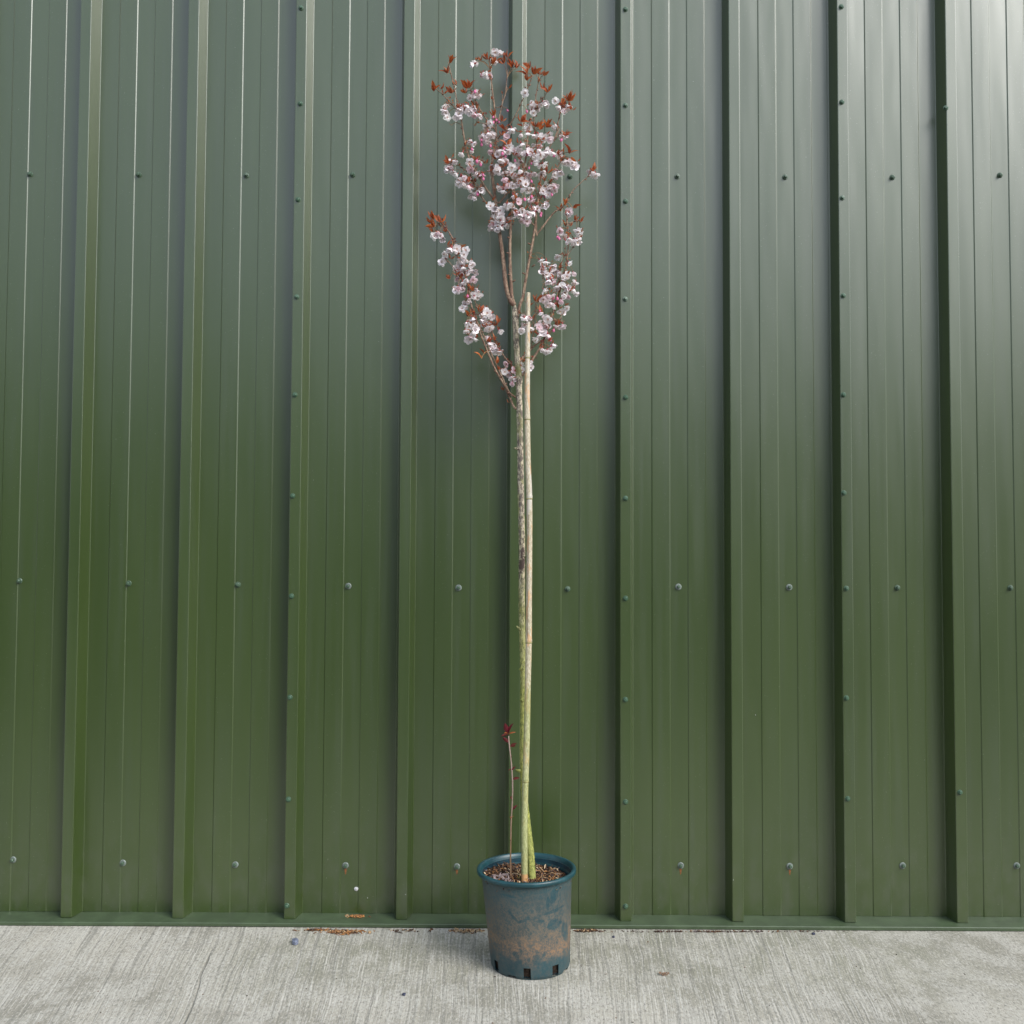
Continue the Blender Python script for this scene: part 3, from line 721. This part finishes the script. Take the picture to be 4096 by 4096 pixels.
BL_B = [(460,425),(490,420),(560,425),(390,465),(375,515),(545,470),(555,520),(500,545),(540,590),(605,610),(615,555),(520,610),(490,680),(570,690),(540,720),(630,690),(520,765),(540,765),(500,760),(640,820),(690,825),(670,810),(590,870),(555,918),(530,925),(750,970),(770,990),(700,990),(610,1055),(590,1090),(640,1090),(570,1130),(630,1145),(600,1190),(640,1200),(740,1060),(710,1080),(760,1080),(770,1110),(860,1130),(770,1240),(750,1190),(810,1300),(850,1320),(830,1290),(910,1410),(900,1480),(920,1500),(960,1530),(960,1575),(990,1460),(1050,1460),(1030,1415),(1120,1400),(1100,1410),
(1215,525),(1250,545),(1350,495),(1460,550),(1225,580),(1260,640),(1240,620),(1290,650),(1340,610),(1370,640),(1400,660),(1490,635),(1440,660),(1280,700),(1320,720),(1350,750),(1390,735),(1500,715),(1300,680),(1250,790),(1270,830),(1250,870),(1290,890),(1310,910),(1230,860),(1420,800),(1440,830),(1490,780),(1380,870),(1350,770),(1060,1010),(1065,1035),(1045,1120),(1210,980),(1240,1010),(1265,1030),(1380,965),(1430,935),(1230,1070),(1250,1090),(1200,1090),(1220,1130),(1345,1100),(1400,1085),(1360,1090),(1200,1170),(1160,1205),(1190,1190),(1270,1170),(1220,1290),(1295,1290),(1250,1300),(1120,1110)]
BUDS = [A(*p) for p in ((805,675),(1085,625),(890,945),(880,985),(920,620),(615,950),(645,455),(710,1170),(715,1205),(1110,1110),(1125,1075),(1125,1225),(1390,870),(700,870),(700,905),(780,920),(1020,1150),(985,1050),(1300,1340),(1240,1355),(1215,1500),(1205,1520),(1070,1380),(1130,1355),(670,1330),(690,1080),(830,700),(805,720),(850,720),(1360,1715),(910,1010),(1320,1000),(1095,990),(660,1050))] + \
       [B(*p) for p in ((580,815),(640,810),(1440,750),(1290,1195),(1280,1180),(1320,1110),(1300,1240),(570,1050),(1205,940),(760,1180),(1355,310),(1320,830),(1350,835))]
rf = random.Random(21)
stalk = MB(); bracts = MB()
def attach(px, py, maxd=.06):
    q = PY(px, py, 2.83)
    best = None; bd = 9
    for s in crown:
        dz = s.z - q.z; dx = s.x - q.x
        d = math.hypot(dx, dz - .018) 
        if d < bd: bd = d; best = s
    return best
def stalk_to(a, b, r=.00065):
    mid = a.lerp(b, .5) + Vector((0, 0, .3 * abs((b - a).x) + .004)); pl = [a, a.lerp(mid, .6), mid.lerp(b, .35), b]
    s = spline([(p, r) for p in pl], 3); tube(stalk, [p for p, _ in s], [x for _, x in s], 5, 0, False)
def orient(d, roll): return (d.to_track_quat('Z', 'Y').to_matrix() @ Matrix.Rotation(roll, 3, 'Z')).to_quaternion()
blist = [A(*p) for p in BL_A] + [B(*p) for p in BL_B]
blist += [(x + rf.choice((-1, 1)) * rf.uniform(6, 20), y + rf.uniform(-18, 14)) for x, y in rf.sample([q for q in blist if q[1] > 780 or abs(q[0] - 2070) > 130], 95) + rf.sample(blist, 35)]
count = 0; extra = []
def place(me, name, p, quat, s):
    o_ = bpy.data.objects.new(name, me); col.objects.link(o_); o_.parent = tree
    o_.location = p - base_p; o_.rotation_mode = 'QUATERNION'; o_.rotation_quaternion = quat; o_.scale = (s, s, s); return o_
for (px, py) in blist:
    s = attach(px, py)
    Y = max(2.74, min(2.935, s.y + rf.uniform(-.028, .014)))
    c = PY(px, py, Y)
    away = Vector((c.x - s.x, 0, 0)) * 12
    d = (away * .6 + Vector((rf.uniform(-.55, .55), -rf.uniform(-.1, .85), -rf.uniform(.35, 1.0)))).normalized()
    if rf.random() < .16: d = Vector((rf.uniform(-.6, .6), -1, rf.uniform(-.3, .25))).normalized()
    sz = rf.uniform(.80, 1.06)
    root = c - d * .006
    place(rf.choice(FL), 'blossom', root, orient(d, rf.uniform(0, 6.28)), sz) if count < 300 else extra.append((root, orient(d, rf.uniform(0, 6.28)), sz))
    count += 1
    for _ in range(3):
        bp = s + Vector((rf.uniform(-.005, .005), rf.uniform(-.008, 0), rf.uniform(-.004, .008))); dd = Vector((rf.uniform(-1, 1), rf.uniform(-1, .2), rf.uniform(-.6, 1))).normalized(); uu, ww = frame(dd); Lb = rf.uniform(.004, .010)
        bracts.add([bp, bp + dd * Lb * .5 + uu * Lb * .28, bp + dd * Lb, bp + dd * Lb * .5 - uu * Lb * .28 + ww * Lb * .1], [(0, 1, 2, 3)], rf.randrange(2))
    stalk_to(s, root - d * .009)
if extra:
    mb = MB()
    for i, (p, q, s_) in enumerate(extra):
        me = FL[i % len(FL)]; R = q.to_matrix()
        vv = [p + R @ (v_.co * s_) for v_ in me.vertices]; b = len(mb.v)
        mb.v += [tuple(x) for x in vv]
        for pg in me.polygons: mb.f.append(tuple(k + b for k in pg.vertices)); mb.m.append(pg.material_index)
    tag(put(mb.build('blossoms', [simple('petal_plain', (.955, .89, .905), .6, .25, .04, 60), M_CALYX, M_STAMEN], tree, True)), kind='stuff')
for (px, py) in BUDS:
    s = attach(px, py); Y = max(2.74, min(2.935, s.y - rf.uniform(.0, .03))); c = PY(px, py, Y)
    d = Vector((rf.uniform(-.4, .4), -rf.uniform(0, .5), -1)).normalized()
    place(ME_BUD, 'bud', c, orient(d, 0), rf.uniform(.7, 1.0)); stalk_to(s, c - d * .006)
# leaves: (x, y, count, size)
LA = [(425,195,6,1.1),(405,285,6,.9),(290,435,8,1.0),(345,425,3,.8),(375,465,3,.7),(590,405,8,1.1),(565,455,5,.9),(450,455,4,.9),(485,390,3,.7),(755,165,7,1.0),(790,205,6,.9),(925,140,5,1.2),(895,195,4,1.1),(960,230,7,1.2),(1000,240,4,1.0),(700,180,3,.8),(825,185,3,.9),
(1115,240,6,1.0),(1090,290,6,1.1),(1145,290,6,1.1),(1090,350,5,.9),(1195,300,6,.8),(1225,310,4,.7),(1190,365,4,.7),(1270,445,7,1.0),(1245,420,3,.8),(1435,515,9,1.1),(1405,560,5,.8),(1475,600,3,.8),(795,655,4,.9),(875,700,5,.8),(635,560,4,.8),(660,600,3,.9),(685,630,3,.7),(1040,700,8,1.0),(1055,740,3,.8),(1170,745,6,1.0),(1250,740,8,1.1),(1200,770,4,.9),(870,820,4,.8),(900,775,3,.8),(915,900,4,.8),
(545,950,4,.7),(425,1055,6,.9),(640,1035,4,.7),(740,1065,3,.7),(830,1025,4,.9),(870,1005,3,.8),(1020,890,3,.7),(1405,830,4,.9),(1460,965,4,1.1),(1365,985,4,.9),(1410,965,2,.8),(635,1230,4,.8),(590,1225,3,.7),(690,1290,3,.7),(1265,1140,5,.9),(1240,1215,4,.8),(1285,1225,3,.7),(1000,1390,5,.8),(1415,1415,5,1.0),(1380,1465,3,1.1),(1480,1440,4,.8),(1510,1555,5,.9),(1550,1565,4,.8),(1420,1600,4,.8),(1465,1605,3,.7),(1650,1130,5,.9),
(290,1530,5,1.2),(275,1565,4,1.0),(345,1555,3,1.2),(300,1600,4,1.0),(360,1610,4,.8),(395,1655,4,.7),(285,1650,2,.7),(1350,1100,2,.7),(1155,745,3,.8),(795,520,2,.6),(880,475,2,.6),(930,420,2,.7),(1100,405,2,.7),(440,745-0,1,.3),(550,600,3,.7),(1180,560,3,.8),(1390,560,3,.8),(640,745,2,.6),(980,1000,3,.7),(1160,990,3,.7),(900,1090,3,.7),(1080,1120,3,.7),(950,1180,3,.6),(1210,860,3,.8),(1130,640,2,.7)]
LB = [(510,405,5,.8),(435,490,4,.7),(430,660,4,.7),(510,655,5,.7),(615,760,6,.8),(600,980,4,.8),(685,940,5,.8),(815,1065,4,.7),(840,1035,3,.8),(740,1190,3,.8),(805,1190,4,.8),(725,1300,2,.9),(700,1330,1,1.1),(830,1390,4,.7),(845,1445,4,.7),(890,1620,3,.6),(1055,1370,4,.8),(1105,1385,3,.8),(1170,850,6,1.2),(1095,885,3,.7),(1200,950,3,.8),(1360,910,4,.7),(1335,1030,4,.7),(1280,600,4,.8),(1410,460,4,.8),(1440,765,3,.8),(1235,570,3,.7),(1270,1200,4,.7),(1140,1010,3,.8),(1360,1050,4,.7),(490,630,3,.7),(940,1725,1,.6),(1300,850,3,.7),(1225,1090,3,.7),(660,1030,3,.7),(1130,1130,3,.7),(580,830,3,.7)]
leaves = []
for (x, y, n, s_) in [(*A(a, b), c, d) for a, b, c, d in LA] + [(*B(a, b), c, d) for a, b, c, d in LB]:
    s = attach(x, y + 22)
    Y = max(2.74, min(2.94, s.y + rf.uniform(-.02, .01))); c = PY(x, y + 14 * s_, Y)
    if (c - s).length > .012: stalk_to(s, c, .0009)
    out = Vector((c.x - s.x, 0, c.z - s.z)) * 14 + Vector((0, 0, .55))
    for k in range(n):
        a = rf.uniform(0, 6.283); d = (out.normalized() * 1.0 + Vector((math.cos(a), -.5 * abs(math.sin(a)), math.sin(a) * .8)) * rf.uniform(.35, 1.1)).normalized()
        leaves.append((c + d * .002, orient(d, rf.uniform(0, 6.28)), s_ * rf.uniform(.58, .92)))
for (px, py) in rf.sample(blist, 260):
    s = attach(px, py); c = PY(px + rf.uniform(-14, 14), py - rf.uniform(5, 22), s.y + rf.uniform(-.025, 0))
    for k in range(rf.choice((1, 2, 2))):
        d = Vector((rf.uniform(-1, 1), rf.uniform(-.8, .2), rf.uniform(-.3, 1))).normalized()
        leaves.append((c, orient(d, rf.uniform(0, 6.28)), rf.uniform(.30, .62)))
leaves.sort(key=lambda q: -q[2])
for i, (p, q, s_) in enumerate(leaves[:300]): place(LF[(0, 2, 4, 1, 0, 2, 4, 3)[i % 8]], 'leaf', p, q, s_)
mb = MB()
for i, (p, q, s_) in enumerate(leaves[300:]):
    me = LF[(1, 3, 0, 4)[i % 4]]; R = q.to_matrix(); b = len(mb.v)
    mb.v += [tuple(p + R @ (v_.co * s_)) for v_ in me.vertices]
    for pg in me.polygons: mb.f.append(tuple(k + b for k in pg.vertices)); mb.m.append(0)
if mb.v: tag(put(mb.build('small_leaves', M_LEAF, tree, True)), kind='stuff')
# scaly spur buds along the bare wood
mb = MB()
for pl in BR_:
    for i in range(3, len(pl) - 1):
        if rf.random() < .22:
            p = pl[i]; d = (pl[i + 1] - pl[i - 1]).normalized(); u, w = frame(d); a = rf.uniform(0, 6.28)
            s = (u * math.cos(a) + w * math.sin(a)); e = (s * .8 + d * .8).normalized(); L = rf.uniform(.004, .010)
            tube(mb, [p, p + e * L * .5, p + e * L * .85, p + e * L], [.0016, .0022, .0014, .0003], 6)
for (x, y, dx, dy) in [(*B(*q[:2]), q[2], q[3]) for q in ((1125, 385, -14, -8), (1130, 575, 14, -10), (1075, 640, -12, -8), (965, 705, 13, -9), (945, 460, -16, -4), (945, 330, -12, -6), (960, 215, 8, -8), (950, 640, -12, 0))]:
    s = attach(x, y + 10); a = PY(x, y, s.y - .002); b = PY(x + dx, y + dy, s.y - .006)
    tube(mb, [a, a.lerp(b, .5), a.lerp(b, .8), b], [.0012, .0021, .0018, .0004], 6)
put(mb.build('spur_buds', M_TWIG, tree, True)); mb_sp = mb
put(stalk.build('flower_stalks', M_STALK, tree, True)); tag(put(bracts.build('bud_scales', [M_CALYX, M_LEAF], tree)), kind='stuff')
for nm in ('spur_buds', 'flower_stalks'): bpy.data.objects[nm]['kind'] = 'stuff'

# ---------------------------------------------------------------- bamboo cane
cb = PZ(2098, 3530, SOILZ)
def clean(py): t = (3530 - py) / (3530 - 1170); return cb.y + (2.788 - cb.y) * t
cane = empty('bamboo_cane', cb)
tag(cane, 'weathered bamboo cane staked in the teal pot close beside the cherry trunk', 'cane')
cpx = [(2098, 3560, 25), (2098, 3530, 25), (2098, 3400, 25), (2098, 3290, 24.5), (2102, 3118, 25), (2107, 2950, 25), (2111, 2750, 24), (2115, 2563, 25), (2116, 2400, 23.5), (2118, 2150, 23), (2117, 1990, 24), (2112, 1850, 23), (2109, 1670, 23), (2109, 1550, 22), (2110, 1420, 21), (2112, 1300, 18), (2113, 1172, 17)]
pl = spline([(PY(x, y, clean(y)), WPX(w, clean(y)) / 2) for x, y, w in cpx], 14)
nodes = [PY(2102, y, clean(y)).z for y in (3117, 2562, 1987, 1672, 1424, 3420)]
pp, rr = [], []
zz0, zz1 = pl[0][0].z, pl[-1][0].z
j = 0; N = 620
for i in range(N + 1):
    z = zz0 + (zz1 - zz0) * i / N
    while j < len(pl) - 2 and pl[j + 1][0].z < z: j += 1
    t = (z - pl[j][0].z) / max(1e-6, pl[j + 1][0].z - pl[j][0].z)
    p = pl[j][0].lerp(pl[j + 1][0], t); r = pl[j][1] + (pl[j + 1][1] - pl[j][1]) * t
    for zn in nodes[:5]:
        d = z - zn
        r += .00075 * math.exp(-(d / .0045) ** 2) - .0006 * math.exp(-((d + .008) / .002) ** 2)
    pp.append(p); rr.append(r)
mb = MB(); tube(mb, pp, rr, 20); o = mb.build('culm', M_CANE, cane, smooth=True); o.matrix_parent_inverse = Matrix.Translation(-cb)
M_NODE = simple('bamboo_node', (.24, .22, .09), .7, .3, .4, 200, .4)
for y in (3117, 2562, 1987, 1672, 1424):
    zn = PY(2102, y, clean(y)).z
    i = min(range(len(pp)), key=lambda q: abs(pp[q].z - zn)); c = pp[i]
    mb = MB(); tube(mb, [c + Vector((0, 0, z)) for z in (-.0075, -.0065, -.0045, -.0035)], [rr[i] * .9, rr[i] + .00035, rr[i] + .0003, rr[i] * .9], 20, 0, False)
    o = mb.build('node_ring', M_NODE, cane, smooth=True); o.matrix_parent_inverse = Matrix.Translation(-cb)
# long split down the cane
mb = MB(); M_SPLIT = simple('split_shadow', (.05, .03, .02), .9, .1, .2, 90)
sp_pts = []
for y in range(2060, 2600, 30):
    zc = PY(2102, y, clean(y)).z; i = min(range(len(pp)), key=lambda q: abs(pp[q].z - zc)); sp_pts.append(pp[i] + Vector((-.0034, -(rr[i] ** 2 - .0034 ** 2) ** .5 + .0001, 0)))
tube(mb, sp_pts, [.0004] * len(sp_pts), 5); o = mb.build('split', M_SPLIT, cane); o.matrix_parent_inverse = Matrix.Translation(-cb)

# ---------------------------------------------------------------- small shoot, twig, grass in the pot
sb = PZ(2043, 3518, SOILZ)
shoot = empty('cherry_shoot', sb)
tag(shoot, 'short thin cherry shoot with a few crimson leaves, left of the cane in the pot', 'shoot')
spx = [(2043, 3530, 10), (2043, 3518, 9.5), (2042, 3425, 8), (2044, 3330, 7.5), (2042, 3390, 0)][:4] + [(*C4(465, 1600), 7.5), (*C4(470, 1420), 7.5), (*C4(480, 1250), 7), (*C4(484, 1080), 7), (*C4(478, 930), 7), (*C4(466, 800), 6.5), (*C4(452, 680), 6.5), (*C4(445, 590), 6)]
ys = sb.y
pl = spline([(PY(x, y, ys + (3518 - y) * .00006), WPX(w * .82, ys) / 2) for x, y, w in spx], 6)
mb = MB(); tube(mb, [p for p, r in pl], [r for p, r in pl], 10, 0, True, lambda p, a, i: .0004 * noise.noise(p * 150))
def m_shoot():
    t = NT('pale_shoot_bark'); z = t.xyz()[2]; n_ = t.noise(t.mapping((1, 1, .5)), 260, 4, .7)
    c = t.mix(t.ramp(z, .30, .48), (.20, .12, .06), (.36, .26, .22)); c = t.mix(t.ramp(n_, .45, .6, 0, .5), c, (.22, .13, .09)); return t.set(c, .6)
o = mb.build('stem', m_shoot(), shoot, smooth=True); o.matrix_parent_inverse = Matrix.Translation(-sb)
def shoot_leaf(x, y, dx, dz, s_, me, dy=-.3):
    p = PY(*C4(x, y), ys - .003); d = Vector((dx, dy, dz)).normalized()
    o_ = bpy.data.objects.new('leaf', me); col.objects.link(o_); o_.parent = shoot; o_.location = p - sb
    o_.rotation_mode = 'QUATERNION'; o_.rotation_quaternion = orient(d, 1.2); o_.scale = (s_,) * 3
LS = [leaf_mesh(.030, .0065, .5, -.15, M_LEAF2, 9), leaf_mesh(.028, .0045, .9, -.6, M_LEAF, 10)]
for q in ((442, 565, -.35, 1, 1.15, 0), (446, 565, .3, 1, 1.1, 0), (444, 570, -.9, .5, .6, 1), (448, 568, .9, .45, .65, 1), (440, 575, -1, -.1, .7, 0), (442, 655, -.7, .8, .8, 0), (460, 690, .8, .5, .7, 0), (464, 690, .9, .2, .5, 0),
          (470, 800, .1, 1, .35, 0), (478, 920, .6, .8, .5, 0), (474, 912, -1, -.1, .35, 0), (486, 1005, 1, .3, .65, 0), (488, 1300, .6, .8, .6, 0), (474, 1200, -.2, .9, .4, 0), (466, 1385, -.3, .9, .4, 1), (466, 1395, .2, 1, .4, 1)):
    shoot_leaf(*q[:5], LS[q[5]])
zz5 = lambda x, y: (1900 + x / 4.6, 3380 + y / 4.6)
tb = PZ(*zz5(275, 420), SOILZ)
mb = MB(); tw = [PY(*zz5(x, y), tb.y) for x, y in ((278, 470), (268, 420), (255, 350), (235, 290), (230, 255))]
tube(mb, tw, [.0008] * 5, 5); t2 = [PY(*zz5(x, y), tb.y - .003) for x, y in ((262, 390), (225, 410), (215, 440))]; tube(mb, t2, [.0007] * 3, 5)
t2 = [PY(*zz5(x, y), tb.y - .003) for x, y in ((250, 340), (215, 290), (205, 265))]; tube(mb, t2, [.0006] * 3, 5)
tag(mb.build('dry_twig', M_CHIPS[3]), 'thin dark dead weed stalk at the left inside edge of the pot', 'twig')
mb = MB()
for (x0, y0, x1, y1) in ((850, 640, 780, 500), (846, 640, 735, 560), (600, 600, 570, 500), (615, 600, 610, 520), (590, 600, 560, 555), (820, 650, 745, 590)):
    p0 = PZ(*zz5(x0, y0), SOILZ + .002); p1 = PY(*zz5(x1, y1), p0.y - .004); mid = p0.lerp(p1, .5) + Vector((0, 0, .004))
    q = Vector((.0009, 0, 0)); mb.add([p0 - q, p0 + q, mid + q, p1, mid - q], [(0, 1, 2, 3, 4)])
o = mb.build('grass_blades', M_GRASS); tag(o, 'few thin green grass blades sprouting from the mulch in the pot', 'grass', kind='stuff')

# ---------------------------------------------------------------- litter, stones on the ground
def litter(label, x0, x1, pyc, spread, z0, n, seed, prefer=None, name='leaf_litter', lmax=.022):
    r = random.Random(seed); mb = MB(); mb.add([], [])
    for _ in range(n):
        t = r.gauss(.5, .22); px = (x0 + (x1 - x0) * t) * K
        p = PZ(px, pyc * K + abs(r.gauss(0, 1)) * spread * K * .5, z0 + r.uniform(.0005, .004 if abs(t - .5) < .3 else .002))
        chip(mb, p, min(lmax, r.lognormvariate(math.log(.009), .45)), r.uniform(.0015, .0045), r, prefer[r.randrange(len(prefer))] if prefer else None, .85)
    c = sum((Vector(v) for v in mb.v), Vector()) / len(mb.v); c.z = z0
    mb.v = [tuple(Vector(v) - c) for v in mb.v]
    tag(mb.build(name, [M_SOIL] + M_CHIPS, loc=c), label, 'litter', 'dry litter along the foot of the wall', kind='stuff')
litter('rusty brown dry leaf litter heaped at the wall foot right of the blue-grey stone', 610, 692, 1755.5, 5, 0, 230, 1, (0, 0, 5, 5, 1, 3))
litter('thin scatter of brown litter along the wall foot above the blue-grey stone', 572, 625, 1753, 3, 0, 60, 2, (0, 5, 3))
litter('small orange-brown clump of litter lying on the base flashing ledge', 652, 692, 1727, 3, .0125, 90, 3, (0, 5, 5, 1), lmax=.016)
litter('dark brown litter at the wall foot just left of the pot', 846, 912, 1754.5, 4, 0, 150, 4, (0, 3, 1, 2))
litter('dark brown litter at the wall foot just right of the pot', 1082, 1132, 1754.5, 3, 0, 110, 5, (0, 3, 3, 1))
litter('dark dirt line in the gap under the flashing right of the pot', 1110, 1560, 1756.5, 1.5, 0, 150, 7, (3, 3, 0, 4), lmax=.010)
litter('sparse brown crumbs along the wall foot between two litter heaps', 690, 850, 1754, 3, 0, 26, 6, (0, 3, 1))
def stone(name, px, py, sx, sy_, sz, mat, label, seed, rot=0):
    p = PZ(px, py, 0); r = random.Random(seed); v = []; f = []; n = 10; m_ = 6
    for i in range(m_ + 1):
        ph = math.pi * i / m_
        for k in range(n):
            a = 2 * math.pi * k / n; d = Vector((math.sin(ph) * math.cos(a), math.sin(ph) * math.sin(a), math.cos(ph)))
            s_ = 1 + .22 * noise.noise(d * 1.6 + Vector((seed, 0, 0))) + .1 * noise.noise(d * 4)
            bx = max(abs(d.x), abs(d.y), abs(d.z)); d = d.lerp(d / bx, .45) * s_
            v.append((d.x * sx, d.y * sy_, d.z * sz + sz * .9))
    for i in range(m_):
        for k in range(n): f.append((i * n + k, (i + 1) * n + k, (i + 1) * n + (k + 1) % n, i * n + (k + 1) % n))
    mb = MB(); mb.add(v, f); o_ = mb.build(name, mat, loc=p); o_.rotation_euler = (0, 0, rot); tag(o_, label, 'stone', 'small stones lying on the concrete')
stone('stone', 1181, 3774, .0095, .016, .0065, M_STONE, 'small blue-grey stone chip on the concrete, the largest stone, left of the pot', 3, .25)
stone('stone', 1616, 3981, .0045, .005, .003, M_DSTONE, 'tiny dark pebble on the open concrete near the bottom left of the pot', 5)
stone('stone', 3254, 3738, .005, .005, .003, M_DSTONE, 'tiny dark pebble by the flashing on the right', 6)
stone('stone', 2454, 3750, .0038, .004, .0025, M_DSTONE, 'tiny dark pebble near the wall just right of the pot', 8)
stone('stone', 1478, 3732, .005, .006, .003, M_CHIPS[1], 'small tan pebble beside the rusty litter heap at the wall foot', 9)
# withered leaf on the slab right of the pot
p = PZ(2656, 3900, 0); mb = MB(); nl = 8; v = []
for i in range(nl + 1):
    for j in range(nl + 1):
        u, w = i / nl * 2 - 1, j / nl * 2 - 1; k_ = math.sqrt(max(0, 1 - .5 * w * w)); q = math.sqrt(max(0, 1 - .5 * u * u))
        v.append((u * k_ * .014, w * q * .010, .002 + .004 * abs(noise.noise(Vector((u * 2, w * 2, 4)))) + .003 * u * u))
mb.add(v, [(i * 9 + j, i * 9 + j + 1, i * 9 + 10 + j, i * 9 + 9 + j) for i in range(nl) for j in range(nl) if noise.noise(Vector((i * .6, j * .6, 9))) > -.22])
tag(mb.build('withered_leaf', simple('withered_leaf_brown', (.20, .12, .075), .8, .2, .4, 200, .4), loc=p), 'small withered brown leaf lying on the concrete right of the pot', 'leaf')
p = PZ(1595, 3732, 0)
mb = MB(); tube(mb, [Vector((-.012, .004, .002)), Vector((0, 0, .003)), Vector((.012, -.006, .002))], [.001, .0012, .0007], 5); tube(mb, [Vector((0, 0, .003)), Vector((.006, .008, .003))], [.0008, .0005], 5)
tag(mb.build('dry_sprig', M_CHIPS[3], loc=p), 'tiny dark dry sprig on the concrete between the litter heap and the pot', 'twig')
rg2 = random.Random(8)
mb = MB()
for _ in range(70):
    x = rg2.uniform(-1.9, 1.9); y = rg2.uniform(2.25, 2.9)
    chip(mb, Vector((x, y, .0012)), rg2.uniform(.002, .006), rg2.uniform(.0012, .003), rg2, rg2.choice((3, 3, 0)), .95)
tag(mb.build('grit', [M_SOIL] + M_CHIPS), 'scattered dark crumbs of grit over the concrete', 'grit', kind='stuff')
